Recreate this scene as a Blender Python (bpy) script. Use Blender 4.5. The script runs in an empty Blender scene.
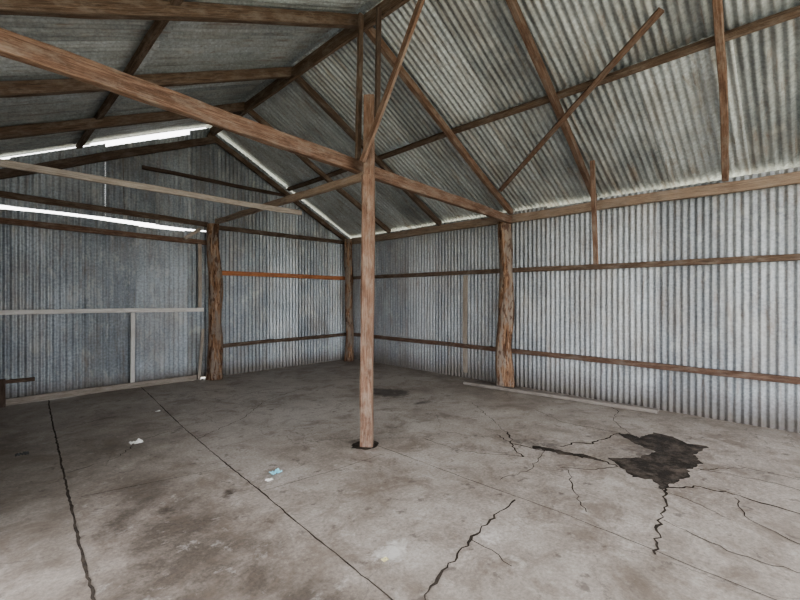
import bpy, math, random
from mathutils import Vector, noise
random.seed(7)
TAU = math.tau

# ------------------------------------------------------------------ helpers
def link(ob):
    bpy.context.scene.collection.objects.link(ob)
    return ob

def mesh_obj(name, verts, faces, mat=None, uvs=None, smooth=False, attrs=None):
    me = bpy.data.meshes.new(name)
    me.from_pydata(verts, [], faces)
    if uvs is not None:                       # uvs per vertex
        ul = me.uv_layers.new(name="UVMap")
        for lp in me.loops:
            ul.data[lp.index].uv = uvs[lp.vertex_index]
    if attrs:
        for an, vals in attrs.items():
            a = me.attributes.new(an, 'FLOAT', 'POINT')
            a.data.foreach_set('value', vals)
    if smooth:
        me.polygons.foreach_set('use_smooth', [True]*len(me.polygons))
    me.update()
    ob = bpy.data.objects.new(name, me)
    if mat: me.materials.append(mat)
    return link(ob)

class Geo:
    """accumulates geometry for one object made of several pieces"""
    def __init__(s): s.v=[]; s.f=[]; s.uv=[]; s.t=[]
    def obj(s, name, mat, smooth=False):
        return mesh_obj(name, s.v, s.f, mat, s.uv, smooth, {'tint': s.t})

def add_beam(g, p0, p1, w, h, up=(0,0,1), wob=0.006, seg=None, taper=1.0, tint=None):
    p0=Vector(p0); p1=Vector(p1); d=(p1-p0); L=d.length; d.normalize()
    up=Vector(up)
    if abs(d.dot(up))>0.98: up=Vector((0,1,0))
    side=d.cross(up).normalized(); up2=side.cross(d).normalized()
    seg=seg or max(2,int(L/0.12))
    c=min(w,h)*0.10
    prof=[(-w/2+c,-h/2),(w/2-c,-h/2),(w/2,-h/2+c),(w/2,h/2-c),(w/2-c,h/2),(-w/2+c,h/2),(-w/2,h/2-c),(-w/2,-h/2+c)]
    per=[0]
    for i in range(8):
        a=prof[i]; b=prof[(i+1)%8]; per.append(per[-1]+math.hypot(a[0]-b[0],a[1]-b[1]))
    base=len(g.v); off=random.uniform(0,50); seed=random.uniform(0,99)
    tint = random.uniform(0,1) if tint is None else tint
    for i in range(seg+1):
        t=i/seg; s=1+(taper-1)*t
        wx=noise.noise(Vector((t*L*0.6,seed,0)))*wob*2; wz=noise.noise(Vector((t*L*0.6,seed,9)))*wob*2
        for k,(a,b) in enumerate(prof):
            j=noise.noise(Vector((t*L*3,seed+k*3.1,4)))*min(w,h)*0.12
            p=p0+d*(L*t)+side*(a*s*(1+j)+wx+j*0.5)+up2*(b*s+wz+j)
            g.v.append(p[:]); g.uv.append((off+t*L, per[k]+off)); g.t.append(tint)
    for i in range(seg):
        for k in range(8):
            a=base+i*8+k; b=base+i*8+(k+1)%8
            g.f.append((a,b,b+8,a+8))
    g.f.append(tuple(base+k for k in reversed(range(8))))
    g.f.append(tuple(base+seg*8+k for k in range(8)))

def beam(name, p0, p1, w, h, mat, **k):
    g=Geo(); add_beam(g,p0,p1,w,h,**k); return g.obj(name,mat)

def add_log(g, p0, p1, r0, r1, n=24, seg=44, lump=0.16, seed=0):
    p0=Vector(p0); p1=Vector(p1); d=p1-p0; L=d.length; d.normalize()
    a=d.orthogonal().normalized(); b=d.cross(a)
    base=len(g.v)
    for i in range(seg+1):
        t=i/seg; r=r0+(r1-r0)*t
        cx=noise.noise(Vector((t*2.6,seed,1)))*r0*0.4; cy=noise.noise(Vector((t*2.6,seed,5)))*r0*0.4
        for k in range(n):
            th=TAU*k/n
            rr=r*(1+lump*noise.noise(Vector((math.cos(th)*1.3,math.sin(th)*1.3,t*L*1.6+seed)))*2
                  +0.14*noise.noise(Vector((math.cos(th)*5,math.sin(th)*5,t*L*1.5+seed))))
            if t<0.03: rr*=1.10
            p=p0+d*(L*t)+a*(rr*math.cos(th)+cx)+b*(rr*math.sin(th)+cy)
            g.v.append(p[:]); g.uv.append((t*L+seed, r0*th)); g.t.append(t)
    for i in range(seg):
        for k in range(n):
            q=base+i*n+k; s=base+i*n+(k+1)%n
            g.f.append((q,s,s+n,q+n))
    g.f.append(tuple(base+k for k in reversed(range(n))))
    g.f.append(tuple(base+seg*n+k for k in range(n)))

PITCH=0.076; AMP=0.010
def add_corr(g, origin, ud, vd, nd, u0, u1, v0f, v1f, sheet=0.76, rows=6, seed=0, amp=AMP, ragged=0.012):
    """corrugated sheets: ridges run along vd, sheets are laid side by side along ud"""
    origin=Vector(origin); ud=Vector(ud); vd=Vector(vd); nd=Vector(nd)
    rnd=random.Random(seed)
    u=u0; si=0
    while u<u1-1e-4:
        ue=min(u+sheet,u1); tint=rnd.random(); e0=rnd.uniform(-ragged,ragged); e1=rnd.uniform(-ragged,ragged)
        off=rnd.uniform(0,0.004)+ (0.004 if si%2 else 0.0)
        ext=PITCH*0.6
        ua=u-(ext if si else 0); n=max(2,int(round((ue-ua)/PITCH*10)))
        base=len(g.v)
        for j in range(rows+1):
            for i in range(n+1):
                uu=ua+(ue-ua)*i/n
                a=v0f(uu)+e0; b=v1f(uu)+e1
                vv=a+(b-a)*j/rows
                dent=0.009*noise.noise(Vector((uu*1.1,vv*1.3,seed+7.7)))
                if j in(0,rows): dent+=0.009*noise.noise(Vector((uu*2.5,vv,seed+3.3)))
                p=origin+ud*uu+vd*vv+nd*(amp*math.sin(TAU*uu/PITCH)+off+dent)
                g.v.append(p[:]); g.uv.append((uu+seed*13.0,vv+si*3.7)); g.t.append(tint)
        for j in range(rows):
            for i in range(n):
                q=base+j*(n+1)+i
                g.f.append((q,q+1,q+n+2,q+n+1))
        u=ue; si+=1

# ------------------------------------------------------------------ materials
def newmat(name):
    m=bpy.data.materials.new(name); m.use_nodes=True
    nt=m.node_tree; bs=nt.nodes['Principled BSDF']
    return m,nt,bs
def N(nt,t,**k):
    n=nt.nodes.new(t)
    for a,b in k.items(): setattr(n,a,b)
    return n
def ramp(nt,stops,interp='LINEAR'):
    r=N(nt,'ShaderNodeValToRGB'); cr=r.color_ramp; cr.interpolation=interp
    while len(cr.elements)<len(stops): cr.elements.new(0.5)
    for e,(p,c) in zip(cr.elements,stops):
        e.position=p; e.color=(*c,1) if len(c)==3 else c
    return r
def noise_n(nt,vec,scale,detail=4,rough=0.55,dist=0.0):
    n=N(nt,'ShaderNodeTexNoise'); n.inputs['Scale'].default_value=scale; n.inputs['Detail'].default_value=detail
    n.inputs['Roughness'].default_value=rough; n.inputs['Distortion'].default_value=dist
    if vec is not None: nt.links.new(vec,n.inputs['Vector'])
    return n
def mix(nt,fac,a,b,mode='MIX'):
    m=N(nt,'ShaderNodeMix'); m.data_type='RGBA'; m.blend_type=mode
    for val,idx in((fac,0),(a,6),(b,7)):
        if hasattr(val,'links'): nt.links.new(val,m.inputs[idx])
        else: m.inputs[idx].default_value = val if idx==0 else (*val,1)
    return m.outputs[2]
def mapping(nt,src,scale):
    mp=N(nt,'ShaderNodeMapping'); mp.inputs['Scale'].default_value=scale; nt.links.new(src,mp.inputs['Vector']); return mp.outputs[0]
def attr(nt,name):
    a=N(nt,'ShaderNodeAttribute'); a.attribute_name=name; return a.outputs['Fac']
def maprange(nt,src,a,b,c=0,d=1):
    m=N(nt,'ShaderNodeMapRange'); nt.links.new(src,m.inputs[0])
    for i,v in enumerate((a,b,c,d)): m.inputs[i+1].default_value=v
    return m.outputs[0]
def math_n(nt,op,*vals):
    m=N(nt,'ShaderNodeMath',operation=op)
    for i,v in enumerate(vals):
        if hasattr(v,'links'): nt.links.new(v,m.inputs[i])
        else: m.inputs[i].default_value=v
    return m.outputs[0]
def grey(nt,val):
    cm=N(nt,'ShaderNodeCombineColor'); [nt.links.new(val,cm.inputs[i]) for i in range(3)]
    return cm.outputs[0]

def wood(name, dark, mid, light, rough=0.85, blotch=(0.10,0.075,0.06), blotch_amt=0.6, grey_amt=0.6, greyc=(0.27,0.235,0.205)):
    m,nt,bs=newmat(name)
    uv=N(nt,'ShaderNodeUVMap').outputs[0]
    g=noise_n(nt,mapping(nt,uv,(1.3,30,1)),3.0,8,0.75,0.8)
    r=ramp(nt,[(0.34,dark),(0.5,mid),(0.66,light)]); nt.links.new(g.outputs[0],r.inputs[0])
    b=noise_n(nt,mapping(nt,uv,(1.6,5,1)),2.2,6,0.7)
    bf=maprange(nt,b.outputs[0],0.48,0.64,0,blotch_amt)
    c=mix(nt,bf,r.outputs[0],blotch)
    w=noise_n(nt,mapping(nt,uv,(1.1,3,1)),3.7,6,0.75)
    wf=maprange(nt,w.outputs[0],0.47,0.64,0,grey_amt)
    c=mix(nt,wf,c,greyc)
    tr=ramp(nt,[(0,(0.70,0.70,0.72)),(1,(1.12,1.10,1.08))]); nt.links.new(attr(nt,'tint'),tr.inputs[0])
    c=mix(nt,1.0,c,tr.outputs[0],'MULTIPLY')
    nt.links.new(c,bs.inputs['Base Color']); bs.inputs['Roughness'].default_value=rough
    bs.inputs['Specular IOR Level'].default_value=0.2
    bp=N(nt,'ShaderNodeBump'); bp.inputs['Strength'].default_value=0.7; bp.inputs['Distance'].default_value=0.006
    nt.links.new(g.outputs[0],bp.inputs['Height']); nt.links.new(bp.outputs[0],bs.inputs['Normal'])
    return m

W_BROWN=wood('timber_brown',(0.055,0.038,0.029),(0.13,0.092,0.069),(0.22,0.165,0.128))
W_RED  =wood('timber_redbrown',(0.07,0.042,0.031),(0.17,0.108,0.08),(0.28,0.20,0.158),blotch=(0.08,0.048,0.037))
W_TAN  =wood('timber_tan',(0.20,0.145,0.11),(0.32,0.245,0.19),(0.44,0.36,0.29),blotch=(0.18,0.13,0.10),greyc=(0.36,0.32,0.28))
W_DARK =wood('timber_dark',(0.05,0.035,0.028),(0.10,0.073,0.06),(0.17,0.13,0.107),grey_amt=0.2)
W_ORANGE=wood('timber_orange_oxide',(0.26,0.10,0.05),(0.42,0.18,0.09),(0.52,0.29,0.18),blotch=(0.22,0.09,0.06),grey_amt=0.2)
W_GREY =wood('timber_weathered_grey',(0.22,0.19,0.165),(0.35,0.315,0.28),(0.48,0.445,0.40),blotch=(0.22,0.18,0.15),greyc=(0.40,0.38,0.35))
W_WHITE=wood('timber_painted_white',(0.42,0.42,0.42),(0.60,0.61,0.61),(0.72,0.73,0.73),blotch=(0.35,0.32,0.3),blotch_amt=0.4,greyc=(0.6,0.6,0.6))

def log_mat():
    m,nt,bs=newmat('log_timber')
    tc=N(nt,'ShaderNodeTexCoord').outputs['Object']
    g=noise_n(nt,mapping(nt,tc,(16,16,1.8)),1.6,7,0.7,0.7)
    r=ramp(nt,[(0.36,(0.055,0.03,0.02)),(0.46,(0.20,0.115,0.072)),(0.55,(0.34,0.225,0.152)),(0.66,(0.46,0.37,0.295))])
    nt.links.new(g.outputs[0],r.inputs[0])
    b=noise_n(nt,mapping(nt,tc,(6,6,1.7)),1.5,5,0.65,0.4)
    f=maprange(nt,b.outputs[0],0.47,0.55,0,0.8)
    c=mix(nt,f,r.outputs[0],(0.28,0.245,0.215))
    k=noise_n(nt,mapping(nt,tc,(7,7,2.2)),2.1,5,0.65,0.4)
    kf=maprange(nt,k.outputs[0],0.55,0.61,0,0.8)
    c=mix(nt,kf,c,(0.08,0.04,0.027))
    nt.links.new(c,bs.inputs['Base Color']); bs.inputs['Roughness'].default_value=0.88
    bs.inputs['Specular IOR Level'].default_value=0.2
    bp=N(nt,'ShaderNodeBump'); bp.inputs['Strength'].default_value=1.0; bp.inputs['Distance'].default_value=0.03
    nt.links.new(g.outputs[0],bp.inputs['Height']); nt.links.new(bp.outputs[0],bs.inputs['Normal'])
    return m
LOG=log_mat()

def metal(name, dark, light, rust=0.35, metallic=0.4, rough=0.45, bloom=0.5, rustc=(0.20,0.14,0.10), dust=0.35, base_h=0.03):
    m,nt,bs=newmat(name)
    uv=N(nt,'ShaderNodeUVMap').outputs[0]
    s=noise_n(nt,mapping(nt,uv,(9,0.7,1)),1.6,7,0.65)           # streaks along the sheet
    l=noise_n(nt,uv,1.3,6,0.65)             # large patches
    a2=math_n(nt,'MULTIPLY_ADD',attr(nt,'tint'),0.42,math_n(nt,'ADD',s.outputs[0],l.outputs[0]))
    f=maprange(nt,a2,0.92,1.46)
    c=mix(nt,f,dark,light)
    sp=noise_n(nt,uv,30,5,0.7)
    c=mix(nt,1.0,c,grey(nt,maprange(nt,sp.outputs[0],0.35,0.65,0.72,1.2)),'MULTIPLY')
    w=noise_n(nt,mapping(nt,uv,(1.8,0.8,1)),3.0,7,0.75,0.4)
    c=mix(nt,maprange(nt,w.outputs[0],0.53,0.64,0,bloom),c,(0.58,0.60,0.60))
    # brownish dust film
    d=noise_n(nt,mapping(nt,uv,(1.0,0.5,1)),1.9,6,0.7)
    c=mix(nt,maprange(nt,d.outputs[0],0.46,0.66,0,dust),c,(0.30,0.26,0.22))
    r=noise_n(nt,mapping(nt,uv,(4.0,0.6,1)),2.6,8,0.78,0.5)
    rf=maprange(nt,r.outputs[0],0.53,0.65,0,rust)
    c=mix(nt,rf,c,rustc)
    if base_h:  # splash-up soil on the bottom of the sheets
        z=N(nt,'ShaderNodeSeparateXYZ'); nt.links.new(N(nt,'ShaderNodeTexCoord').outputs['Object'],z.inputs[0])
        zz=math_n(nt,'MULTIPLY_ADD',l.outputs[0],-0.5,z.outputs[2])
        c=mix(nt,maprange(nt,zz,-0.20,base_h,0.8,0),c,(0.13,0.11,0.095))
    nt.links.new(c,bs.inputs['Base Color'])
    nt.links.new(math_n(nt,'MULTIPLY',math_n(nt,'SUBTRACT',1.0,rf),metallic),bs.inputs['Metallic'])
    nt.links.new(maprange(nt,s.outputs[0],0.3,0.7,rough-0.08,rough+0.16),bs.inputs['Roughness'])
    return m
M_BACK =metal('galvanised_iron_gable',(0.22,0.25,0.285),(0.46,0.51,0.565),dust=0.35)
M_RIGHT=metal('galvanised_iron_side',(0.25,0.275,0.305),(0.45,0.485,0.525),rust=0.45,bloom=0.35,dust=0.35,metallic=0.3,rough=0.5,base_h=0.15)
M_ROOF =metal('galvanised_iron_roof',(0.25,0.28,0.30),(0.57,0.625,0.66),rust=0.6,bloom=0.55,dust=0.35,base_h=0)

def floor_mat():
    m,nt,bs=newmat('stained_concrete')
    tc=N(nt,'ShaderNodeTexCoord').outputs['Object']
    a=noise_n(nt,tc,1.0,7,0.65,0.4); b=noise_n(nt,tc,4.0,7,0.72,0.3); f=noise_n(nt,tc,45,5,0.75)
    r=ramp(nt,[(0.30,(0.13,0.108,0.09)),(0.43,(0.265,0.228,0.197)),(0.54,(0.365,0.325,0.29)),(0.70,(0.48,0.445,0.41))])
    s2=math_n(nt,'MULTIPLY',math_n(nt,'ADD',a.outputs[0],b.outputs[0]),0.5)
    s3=math_n(nt,'MULTIPLY_ADD',attr(nt,'stain_fill_light'),0.12,s2)  # stain tone plus brightness painted into the dim back floor
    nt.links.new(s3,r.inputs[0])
    c=r.outputs[0]
    c=mix(nt,1.0,c,grey(nt,maprange(nt,f.outputs[0],0.3,0.7,0.70,1.22)),'MULTIPLY')
    # blotchy brown dirt
    e=noise_n(nt,tc,2.3,8,0.78,0.6)
    c=mix(nt,maprange(nt,e.outputs[0],0.50,0.62,0,0.6),c,(0.175,0.138,0.11))
    # oil / damp
    d=noise_n(nt,tc,9,6,0.75,0.3)
    dd=math_n(nt,'MULTIPLY_ADD',d.outputs[0],0.9,attr(nt,'damp'))
    df=maprange(nt,dd,0.74,0.98,0,0.85)
    c=mix(nt,df,c,(0.055,0.042,0.035))
    sp=noise_n(nt,tc,7.5,5,0.65); c=mix(nt,maprange(nt,sp.outputs[0],0.60,0.67,0,0.6),c,(0.11,0.09,0.078))
    # lime / paint spill
    p=noise_n(nt,tc,14,5,0.7,0.5)
    pp=math_n(nt,'MULTIPLY_ADD',p.outputs[0],0.9,attr(nt,'lime'))
    c=mix(nt,maprange(nt,pp,0.74,0.98,0,0.7),c,(0.66,0.64,0.61))
    p2=noise_n(nt,tc,5.5,7,0.78,0.3); c=mix(nt,maprange(nt,p2.outputs[0],0.58,0.68,0,0.42),c,(0.56,0.535,0.50))
    # hairline crazing
    v=N(nt,'ShaderNodeTexVoronoi'); v.feature='DISTANCE_TO_EDGE'; v.inputs['Scale'].default_value=1.15
    wv=noise_n(nt,tc,2.5,6,0.65)
    nt.links.new(mix(nt,0.25,tc,wv.outputs['Color']),v.inputs['Vector'])
    cf=maprange(nt,v.outputs['Distance'],0.0,0.006,0.55,0)
    gate=noise_n(nt,tc,0.6,2); gf=maprange(nt,gate.outputs[0],0.45,0.55,0,1)
    c=mix(nt,math_n(nt,'MULTIPLY',cf,gf),c,(0.10,0.085,0.075))
    nt.links.new(c,bs.inputs['Base Color'])
    rr=maprange(nt,b.outputs[0],0.3,0.7,0.42,0.68)
    nt.links.new(math_n(nt,'MULTIPLY_ADD',df,-0.12,rr),bs.inputs['Roughness'])
    bs.inputs['Specular IOR Level'].default_value=0.35
    bp=N(nt,'ShaderNodeBump'); bp.inputs['Strength'].default_value=0.35; bp.inputs['Distance'].default_value=0.012
    nt.links.new(b.outputs[0],bp.inputs['Height']); nt.links.new(bp.outputs[0],bs.inputs['Normal'])
    return m
def simple(name,c1,c2,scale=8,rough=0.8,bump=0.3,lo=0.35,hi=0.65):
    m,nt,bs=newmat(name)
    tc=N(nt,'ShaderNodeTexCoord').outputs['Object']
    n=noise_n(nt,tc,scale,7,0.7); r=ramp(nt,[(lo,c1),(hi,c2)]); nt.links.new(n.outputs[0],r.inputs[0])
    nt.links.new(r.outputs[0],bs.inputs['Base Color']); bs.inputs['Roughness'].default_value=rough
    bs.inputs['Specular IOR Level'].default_value=0.3
    bp=N(nt,'ShaderNodeBump'); bp.inputs['Strength'].default_value=bump; bp.inputs['Distance'].default_value=0.01
    nt.links.new(n.outputs[0],bp.inputs['Height']); nt.links.new(bp.outputs[0],bs.inputs['Normal'])
    return m
EARTH=simple('exposed_dark_earth',(0.028,0.022,0.018),(0.14,0.112,0.092),6,0.55,0.8,0.45,0.70)
CRACK=simple('crack_dirt',(0.028,0.022,0.018),(0.09,0.072,0.058),12,0.9)
GRASS=simple('dry_grass_ground',(0.29,0.27,0.20),(0.41,0.38,0.29),1.5,0.95)

# ------------------------------------------------------------------ building dimensions
XR,XL,YB,YF=6.36,-0.42,7.96,-2.3
RX,RZ=3.0,4.68
def zR(x): return RZ-0.515*(x-RX)
def zL(x): return RZ-0.44*(RX-x)
def zroof(x): return zR(x) if x>=RX else zL(x)

# floor ---------------------------------------------------------------
blobs_stain_fill_light=[(1.0,3.0,0.42,1.0,-1.2),(0.9,5.2,0.35,1.3,-0.6),(0.1,4.5,0.35,2,-0.5),(2.3,1.6,0.9,0.7,0.2),(2.7,5,0.9,1.6,0.8),(4.2,6.0,1.5,1.5,0.7),(2.0,6.8,1.5,0.8,0.7),  # stains, plus positive blobs at the back painting in light missing there
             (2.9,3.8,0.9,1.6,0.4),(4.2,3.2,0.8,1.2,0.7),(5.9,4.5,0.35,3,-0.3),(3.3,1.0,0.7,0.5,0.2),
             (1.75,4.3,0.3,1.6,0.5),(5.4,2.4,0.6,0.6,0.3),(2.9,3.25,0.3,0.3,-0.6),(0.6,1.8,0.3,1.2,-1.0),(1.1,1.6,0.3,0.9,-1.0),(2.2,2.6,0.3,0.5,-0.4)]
blobs_damp=[(4.5,4.75,0.28,0.45,0.75),(4.45,3.85,0.16,0.16,0.5),(1.34,3.23,0.07,0.10,0.6),(0.92,3.13,0.14,0.16,0.45),(1.59,5.05,0.1,0.16,0.4),
            (4.0,2.0,0.25,0.45,0.42),(4.55,1.05,0.65,0.45,0.42),(2.74,3.28,0.2,0.2,0.4),(0.5,4.4,0.12,0.5,0.3),(6.2,3.0,0.13,2.2,0.45),(2.7,4.4,0.14,0.2,0.3),(1.0,5.9,0.2,0.3,0.3),(3.9,5.4,0.2,0.25,0.3),
            (4.6,0.2,0.2,0.25,0.3),(5.6,6.6,0.25,0.5,0.35),(3.3,6.6,0.3,0.3,0.3)]
blobs_lime=[(1.73,1.75,0.16,0.13,0.6),(2.30,1.42,0.13,0.10,0.45),(2.3,2.05,0.12,0.12,0.3),(2.0,2.6,0.1,0.2,0.25),(1.9,5.9,0.1,0.3,0.3),(3.0,0.9,0.2,0.2,0.3)]
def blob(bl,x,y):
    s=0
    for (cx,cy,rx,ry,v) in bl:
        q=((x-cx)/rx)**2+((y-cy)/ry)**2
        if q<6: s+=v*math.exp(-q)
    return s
st=0.045; nx=int((XR+0.1-XL)/st); ny=int((YB+0.1-YF)/st)
V=[];Fc=[];A=[];B=[];Cc=[]
for j in range(ny+1):
    for i in range(nx+1):
        x=XL-0.03+i*st; y=YF+j*st
        xw=x+0.14*noise.noise(Vector((x*2,y*2,0))); yw=y+0.14*noise.noise(Vector((x*2,y*2,5)))
        V.append((x,y,0.0)); A.append(blob(blobs_stain_fill_light,xw,yw)); B.append(blob(blobs_damp,xw,yw)); Cc.append(blob(blobs_lime,xw,yw))
for j in range(ny):
    for i in range(nx):
        q=j*(nx+1)+i; Fc.append((q,q+1,q+nx+2,q+nx+1))
mesh_obj('floor',V,Fc,floor_mat(),attrs={'stain_fill_light':A,'damp':B,'lime':Cc})
mesh_obj('ground_outside',[(-60,-60,-0.06),(60,-60,-0.06),(60,60,-0.06),(-60,60,-0.06)],[(0,1,2,3)],GRASS)

def strip(g,pts,w0,w1,jit,step,z=0.0025):
    P=[Vector((*p,0)) for p in pts]; D=[P[0]]
    for a,b in zip(P,P[1:]):
        L=(b-a).length; n=max(1,int(L/step)); nrm=Vector((-(b-a).y,(b-a).x,0)).normalized()
        for i in range(1,n+1):
            D.append(a.lerp(b,i/n)+(nrm*random.uniform(-jit,jit) if i<n else Vector()))
    base=len(g.v); sd=random.uniform(0,99)
    for i,p in enumerate(D):
        d=(D[min(i+1,len(D)-1)]-D[max(i-1,0)]).normalized(); nn=Vector((-d.y,d.x,0))
        k=min(1,max(0,0.5+noise.noise(Vector((i*0.25,sd,0)))*1.1))
        w=(w0+(w1-w0)*k*random.uniform(0.6,1))/2
        for s in(1,-1):
            q=p+nn*w*s; g.v.append((q.x,q.y,z)); g.uv.append((q.x,q.y)); g.t.append(0)
    for i in range(len(D)-1):
        q=base+2*i; g.f.append((q,q+1,q+3,q+2))
g=Geo()
strip(g,[(1.88,7.9),(1.84,7.36),(1.65,5.25),(1.57,4.02),(1.52,3.0),(1.48,2.39),(1.43,1.41),(1.35,-0.5),(1.3,-2.2)],0.006,0.014,0.004,0.05)
strip(g,[(0.70,7.85),(0.66,7.31),(0.53,5.07),(0.46,3.8),(0.41,2.87),(0.36,1.5),(0.25,-2.2)],0.010,0.022,0.005,0.04)
g.obj('floor_slab_joint',CRACK)
g=Geo()
strip(g,[(2.82,3.3),(2.82,1.98),(2.83,1.58),(2.84,1.24),(2.81,0.73),(2.78,0.43),(2.75,-0.5)],0.003,0.007,0.004,0.08)
strip(g,[(0.53,3.89),(0.83,3.82),(1.36,3.69),(1.55,3.65)],0.003,0.006,0.004,0.08)
strip(g,[(1.53,3.01),(1.84,2.97),(2.16,2.93),(2.7,2.9)],0.002,0.005,0.004,0.08)
big=[[(3.95,2.42),(3.83,2.19),(3.85,2.01),(3.87,1.84),(3.94,1.62),(4.01,1.38),(3.96,1.21)],
 [(4.12,2.4),(3.95,2.25),(3.74,2.12),(3.58,1.91)],[(4.08,1.78),(4.3,1.72),(4.37,1.6),(4.96,1.49)],
 [(3.74,0.84),(4.0,0.62),(4.03,0.38),(4.0,0.21),(3.95,-0.1)],[(3.78,0.82),(3.5,0.74),(3.23,0.72),(2.76,0.64)],
 [(2.78,1.55),(2.41,1.53),(2.13,1.49),(1.82,1.43),(1.5,1.35)]]
small=[[(2.13,1.49),(2.13,1.34),(2.08,1.18)],[(3.58,1.49),(3.27,1.33),(2.97,1.11)],[(3.96,0.4),(3.64,0.29),(3.49,0.04)],
 [(3.73,0.87),(3.65,0.56),(3.55,0.38)],[(3.87,1.84),(3.35,1.73),(3.0,1.81)],[(3.96,1.21),(3.72,1.36),(3.58,1.56)],[(4.39,0.68),(4.72,0.41),(4.72,0.06)],
 [(5.0,1.4),(5.4,1.7),(5.9,1.8),(6.25,2.1)],[(4.1,2.4),(4.5,2.9),(4.9,3.4)],[(4.96,1.49),(4.9,2.1),(5.2,2.6)],[(4.41,0.7),(4.5,0.2),(4.3,-0.4)],
 [(3.58,1.91),(3.3,2.4),(3.3,2.9)],[(3.23,0.7),(3.1,0.3),(3.15,-0.1)],[(0.5,4.5),(0.9,4.6),(1.2,5.0),(1.6,5.1)],[(0.55,6.0),(1.1,6.2),(1.7,6.1)],[(1.6,4.6),(2.3,5.0),(2.9,5.6),(3.9,6.0)]]
for c in big: strip(g,c,0.006,0.024,0.018,0.035)
for c in small: strip(g,c,0.003,0.010,0.016,0.045)
g.obj('floor_crack',CRACK)
def patch(name,pts,mat,z=0.004,jit=0.02):
    P=[]
    for a,b in zip(pts,pts[1:]+pts[:1]):
        A_=Vector(a);B_=Vector(b); n=max(1,int((B_-A_).length/0.03))
        for i in range(n):
            q=A_.lerp(B_,i/n); P.append((q.x+random.uniform(-jit,jit),q.y+random.uniform(-jit,jit),z))
    import bmesh
    bm=bmesh.new(); vs=[bm.verts.new(p) for p in P]; f=bm.faces.new(vs); bmesh.ops.triangulate(bm,faces=[f])
    for f in bm.faces:
        if f.normal.z<0: f.normal_flip()
    me=bpy.data.meshes.new(name); bm.to_mesh(me); bm.free(); me.materials.append(mat)
    return link(bpy.data.objects.new(name,me))
patch('broken_floor_patch',[(4.91,1.5),(5.0,1.4),(4.93,1.29),(5.23,1.22),(5.21,1.05),(5.08,0.89),(5.12,0.72),(4.76,0.78),(4.56,0.69),(4.31,0.75),(4.16,0.71),(3.95,0.78),(3.73,0.82),(3.88,0.91),(3.81,1.04),(3.97,1.19),(4.1,1.35),(4.32,1.13),(4.59,1.07),(4.7,1.26)],EARTH,jit=0.015)
patch('broken_floor_patch',[(3.93,2.0),(3.97,1.77),(4.04,1.49),(4.00,1.34),(3.93,1.55),(3.89,1.66),(3.88,1.79),(3.86,1.98)],EARTH,z=0.0035,jit=0.02)
patch('broken_floor_patch',[(2.64,3.10),(2.78,3.07),(2.88,3.14),(2.89,3.27),(2.80,3.33),(2.68,3.33),(2.60,3.24)],EARTH,z=0.0035,jit=0.012)

# gable wall ------------------------------------------------------------
g=Geo()
O=(0,YB,0); U=(1,0,0); Vv=(0,0,1); ND=(0,-1,0)
add_corr(g,O,U,Vv,ND,XL,2.98,lambda u:0.015,lambda u:2.70+0.025*math.sin(u*2.1),seed=1)
add_corr(g,(0,YB+0.012,0),U,Vv,ND,XL,1.4,lambda u:2.765,lambda u:zroof(u)-0.04,seed=2,rows=4)
add_corr(g,(0,YB+0.012,0),U,Vv,ND,1.4,2.66,lambda u:2.765-0.03*max(0,(u-1.4)/1.26),lambda u:zroof(u)-0.085,seed=3,rows=4)
add_corr(g,(0,YB+0.012,0),U,Vv,ND,2.66,XR,lambda u:-0.03 if u>2.95 else 2.74,lambda u:zroof(u)-0.025,seed=4,rows=8)
g.obj('wall_back',M_BACK,True)
g=Geo()
add_corr(g,(XR,0,0),(0,1,0),(0,0,1),(-1,0,0),YF,YB,lambda u:-0.03,lambda u:zR(XR)-0.012,seed=5,rows=8)
g.obj('wall_right',M_RIGHT,True)
g=Geo()
add_corr(g,(XL,0,0),(0,1,0),(0,0,1),(1,0,0),3.6,YB,lambda u:-0.03,lambda u:zL(XL)-0.03,seed=6,rows=8)
g.obj('wall_left',M_BACK,True)
# roof
g=Geo()
aR=math.atan(0.515); aL=math.atan(0.44)
dR=Vector((math.cos(aR),0,-math.sin(aR))); nR=Vector((math.sin(aR),0,math.cos(aR)))
dL=Vector((-math.cos(aL),0,-math.sin(aL))); nL=Vector((-math.sin(aL),0,math.cos(aL)))
LR=(XR+0.22-RX)/math.cos(aR); LL=(RX-XL+0.3)/math.cos(aL)
mR=1.65/math.cos(aR); mL=1.8/math.cos(aL)
o=Vector((RX,0,RZ+0.02))
add_corr(g,o,(0,1,0),dR,nR,YF-0.2,YB+0.2,lambda u:mR-0.02,lambda u:LR,seed=11,rows=5)
add_corr(g,o+nR*0.022,(0,1,0),dR,nR,YF-0.2,YB+0.2,lambda u:0.03,lambda u:mR+0.12,seed=12,rows=5)
add_corr(g,o,(0,1,0),dL,nL,YF-0.2,YB+0.2,lambda u:mL-0.02,lambda u:LL,seed=13,rows=5)
add_corr(g,o+nL*0.022,(0,1,0),dL,nL,YF-0.2,YB+0.2,lambda u:0.03,lambda u:mL+0.12,seed=14,rows=5)
b=len(g.v); cz=RZ+0.065
for y in(YF-0.25,YB+0.25):
    for p in((RX-0.2,y,cz-0.088),(RX,y,cz),(RX+0.2,y,cz-0.103)):
        g.v.append(p); g.uv.append((p[0],p[1])); g.t.append(0.3)
g.f+= [(b,b+1,b+4,b+3),(b+1,b+2,b+5,b+4)]
g.obj('ceiling',M_ROOF,True)

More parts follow.
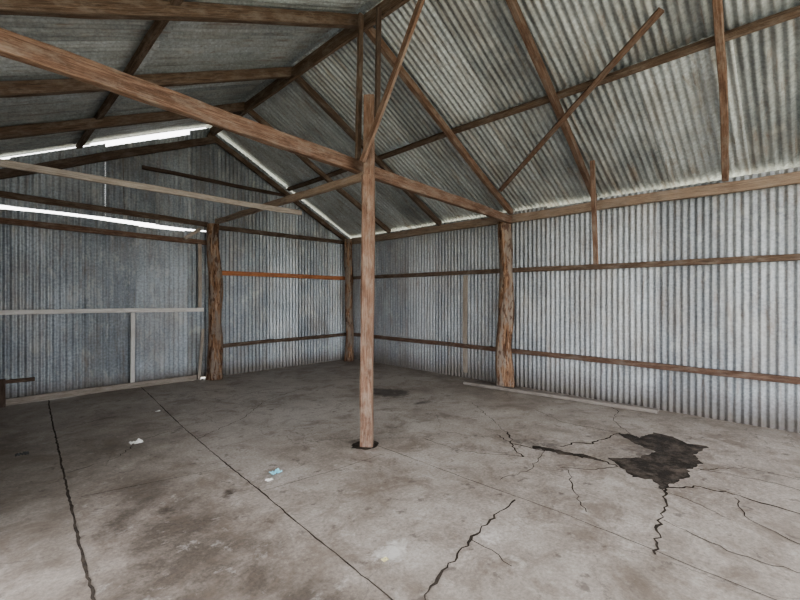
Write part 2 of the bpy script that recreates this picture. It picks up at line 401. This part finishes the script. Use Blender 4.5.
# roof framing ------------------------------------------------------------
def rp(x,y,off):
    if x>=RX: return Vector((x,y,zR(x)))-nR*off
    return Vector((x,y,zL(x)))-nL*off
for y,yb in((7.86,7.86),(6.5,6.48),(5.05,5.08),(3.55,3.55),(1.96,2.2),(0.42,0.72),(-0.8,-0.75),(-2.2,-2.2)):
    low=0.20 if y>7.5 else 0.095
    m=W_RED if y in(0.42,1.96,3.55) else W_BROWN
    beam('roof_rafter',rp(RX+0.03,y,low),rp(XR-0.08,yb,low-0.01),0.065,0.09,m,up=nR,wob=0.012)
    lo2=low+(0.06 if y>7.5 else 0)
    beam('roof_rafter',rp(RX-0.03,y,lo2),rp(XL+0.12,yb,lo2-0.02),0.075,0.12,W_BROWN,up=nL,wob=0.01)
beam('ridge_beam',(RX,YF,RZ-0.14),(RX,YB-0.06,RZ-0.14),0.045,0.16,W_BROWN,wob=0.008)
beam('roof_purlin',rp(4.65,YF,0.035),rp(4.65,YB-0.03,0.035),0.075,0.05,W_BROWN,up=nR)
beam('roof_purlin',rp(1.05,YF,0.035),rp(1.05,YB-0.03,0.035),0.075,0.05,W_BROWN,up=nL)
beam('wind_brace',rp(4.15,0.90,0.165),rp(5.70,3.40,0.165),0.06,0.03,W_RED,up=nR)
beam('eave_plate',(XR-0.08,YF,2.80),(XR-0.08,YB-0.04,2.83),0.07,0.13,W_TAN,wob=0.01,tint=0.4)
beam('eave_plate',(XL+0.08,YF,zL(XL)-0.16),(XL+0.08,YB-0.04,zL(XL)-0.16),0.07,0.12,W_BROWN)
beam('wall_girt',(XR-0.045,YF,1.93),(XR-0.045,YB-0.04,1.96),0.045,0.075,W_BROWN,tint=0.6)
beam('wall_girt',(XR-0.045,YF,0.57),(XR-0.045,YB-0.04,0.60),0.045,0.075,W_RED,tint=0.3)
beam('wall_girt',(XL+0.045,3.7,1.4),(XL+0.045,YB-0.04,1.4),0.045,0.075,W_BROWN)
yb=YB-0.045
beam('wall_girt',(3.15,yb,0.57),(6.2,yb,0.61),0.05,0.07,W_BROWN,tint=0.3)
beam('wall_girt',(3.14,yb-0.01,1.955),(6.2,yb,1.955),0.045,0.085,W_ORANGE,tint=0.8)
beam('wall_girt',(3.05,yb,2.80),(6.28,yb,2.80),0.05,0.08,W_BROWN,tint=0.4)
beam('wall_girt',(XL,yb,2.56),(2.95,yb,2.50),0.05,0.085,W_RED,tint=0.9)
beam('wall_girt',(XL,yb,2.93),(2.95,yb,2.83),0.05,0.085,W_BROWN,tint=0.5)
beam('wall_girt',(1.9,yb,3.66),(4.7,yb,3.66),0.05,0.06,W_DARK,tint=0.3)
beam('white_rail',(XL,yb,1.29),(2.88,yb,1.27),0.04,0.065,W_WHITE,tint=1.0)
beam('white_stile',(1.75,yb-0.03,0.10),(1.75,yb-0.03,1.24),0.06,0.03,W_WHITE,tint=0.9)
beam('door_sill_board',(XL,yb-0.03,0.05),(2.80,yb-0.03,0.05),0.045,0.09,W_GREY,tint=0.4)
beam('leaning_batten',(2.76,yb-0.12,0.02),(2.86,yb-0.03,0.92),0.05,0.025,W_GREY,up=(0,1,0),tint=0.6)
beam('hanging_batten',(2.80,yb-0.04,1.31),(2.80,yb-0.04,2.46),0.06,0.025,W_GREY,up=(0,1,0),tint=0.7)
beam('loose_block',(2.52,yb-0.1,2.53),(2.78,yb-0.1,2.72),0.06,0.06,W_GREY,tint=1.0)
beam('short_rail',(XL,yb-0.02,0.33),(0.55,yb-0.02,0.32),0.04,0.05,W_BROWN)
beam('door_jamb_post',(0.20,yb-0.09,0.0),(0.20,yb-0.09,0.38),0.09,0.05,W_DARK,up=(0,1,0))
beam('wall_cover_strip',(XR-0.025,4.55,0.1),(XR-0.025,4.55,1.9),0.10,0.012,W_GREY,up=(1,0,0),tint=0.7)

g=Geo(); add_log(g,(3.03,7.76,0),(3.02,7.78,2.84),0.13,0.10,seed=2.0); g.obj('log_post',LOG,True)
g=Geo(); add_log(g,(6.12,3.60,0),(6.13,3.60,2.76),0.13,0.105,seed=8.0); g.obj('log_post',LOG,True)
g=Geo(); add_log(g,(6.10,7.72,0),(6.10,7.72,2.86),0.095,0.085,seed=15.0); g.obj('log_post',LOG,True)
g=Geo(); add_log(g,(6.15,-0.8,0),(6.15,-0.8,2.76),0.12,0.11,seed=21.0); g.obj('log_post',LOG,True)
g=Geo(); add_log(g,(XL+0.05,3.45,0),(XL+0.05,3.45,2.95),0.11,0.10,seed=25.0); g.obj('log_post',LOG,True)
g=Geo(); add_log(g,(XL+0.05,-2.2,0),(XL+0.05,-2.2,2.95),0.11,0.10,seed=29.0); g.obj('log_post',LOG,True)

g=Geo()
add_beam(g,(2.75,3.19,0.0),(2.76,3.17,2.72),0.13,0.13,up=(0.7,0.7,0),wob=0.006,tint=1.0)
add_beam(g,(2.76,3.17,2.70),(2.76,3.17,3.52),0.11,0.11,up=(0.7,0.7,0),wob=0.004,tint=0.9)
g.obj('centre_post',W_RED)
beam('king_post_board',(2.70,3.27,2.9),(2.86,3.42,4.52),0.055,0.04,W_BROWN,up=(0,1,0))
beam('king_post_board',(2.80,3.08,3.3),(2.95,3.22,4.52),0.055,0.03,W_DARK,up=(0,1,0))
beam('post_brace',(2.63,3.13,2.83),(2.91,2.45,4.50),0.065,0.035,W_RED,up=(1,0,0),tint=0.9)
beam('tie_beam',(XL-0.02,3.30,2.98),(6.12,3.50,2.765),0.08,0.14,W_RED,wob=0.012,taper=0.9,tint=0.7)
beam('ridge_tie_beam',(3.02,7.66,2.87),(2.84,3.27,2.77),0.07,0.08,W_TAN,wob=0.01,tint=0.5)
beam('thin_tie_board',(XL,5.05,2.67),(3.12,5.0,2.66),0.03,0.065,W_GREY,wob=0.01,tint=0.4)
beam('hanging_strut',(5.60,1.97,1.92),(5.60,2.02,3.27),0.055,0.04,W_RED,up=(1,0,0),tint=0.8)
beam('timber_plank',(5.85,4.22,0.03),(6.12,1.39,0.03),0.10,0.05,W_GREY,wob=0.004,tint=0.0)

g=Geo(); add_log(g,(1.58,7.6,2.8),(1.56,7.6,3.75),0.004,0.004,n=6,seg=8,seed=3); g.obj('hanging_wire',W_DARK,True)

def scrap(name,x,y,s,mat,seed):
    n=9; V=[];Fc=[]
    for j in range(n):
        for i in range(n):
            u=(i/(n-1)-0.5)*s; v=(j/(n-1)-0.5)*s*0.8
            e=1-0.3*abs(noise.noise(Vector((i*0.6,j*0.6,seed))))
            V.append((x+u*e,y+v*e,0.006+s*0.35*abs(noise.noise(Vector((i*0.5,j*0.5,seed+9))))))
    for j in range(n-1):
        for i in range(n-1):
            q=j*n+i; Fc.append((q,q+1,q+n+1,q+n))
    return mesh_obj(name,V,Fc,mat)
BLUE=simple('pale_blue_paper',(0.20,0.50,0.62),(0.40,0.70,0.78),20)
PAP=simple('white_paper',(0.6,0.6,0.58),(0.75,0.75,0.73),20)
YEL=simple('yellowed_paper',(0.5,0.45,0.25),(0.62,0.58,0.38),20)
scrap('paper_scrap',1.77,3.24,0.09,BLUE,1); scrap('paper_scrap',1.66,3.14,0.06,PAP,2)
scrap('paper_scrap',1.13,4.92,0.12,PAP,3); scrap('paper_scrap',0.28,5.32,0.10,simple('dark_scrap',(0.05,0.05,0.05),(0.1,0.1,0.1)),4)
scrap('paper_scrap',1.62,1.72,0.04,YEL,5); scrap('paper_scrap',1.63,6.05,0.06,PAP,6)

# ------------------------------------------------------------------ light
w=bpy.data.worlds.new('World'); bpy.context.scene.world=w; w.use_nodes=True
nt=w.node_tree; bg=nt.nodes['Background']
tc=N(nt,'ShaderNodeTexCoord'); sx=N(nt,'ShaderNodeSeparateXYZ'); nt.links.new(tc.outputs['Generated'],sx.inputs[0])
r=ramp(nt,[(0.0,(0.97,0.945,0.915)),(0.6,(0.86,0.89,0.94))]); nt.links.new(sx.outputs[2],r.inputs[0]); nt.links.new(r.outputs[0],bg.inputs[0])
bg.inputs[1].default_value=5.3
s=bpy.data.lights.new('sun','SUN'); s.energy=11; s.angle=math.radians(1.5); s.color=(1,0.95,0.89)
so=link(bpy.data.objects.new('sun',s)); so.rotation_euler=(math.radians(3),math.radians(26),0)
try: bpy.context.scene.view_settings.look='AgX - Medium High Contrast'
except Exception: pass

# ------------------------------------------------------------------ camera
cd=bpy.data.cameras.new('camera'); cd.sensor_width=36; cd.lens=18.675; cd.shift_y=-3/800; cd.clip_start=0.05
co=link(bpy.data.objects.new('camera',cd)); co.location=(0,0,1.5); co.rotation_euler=(math.radians(90),0,math.radians(-45.34))
bpy.context.scene.camera=co
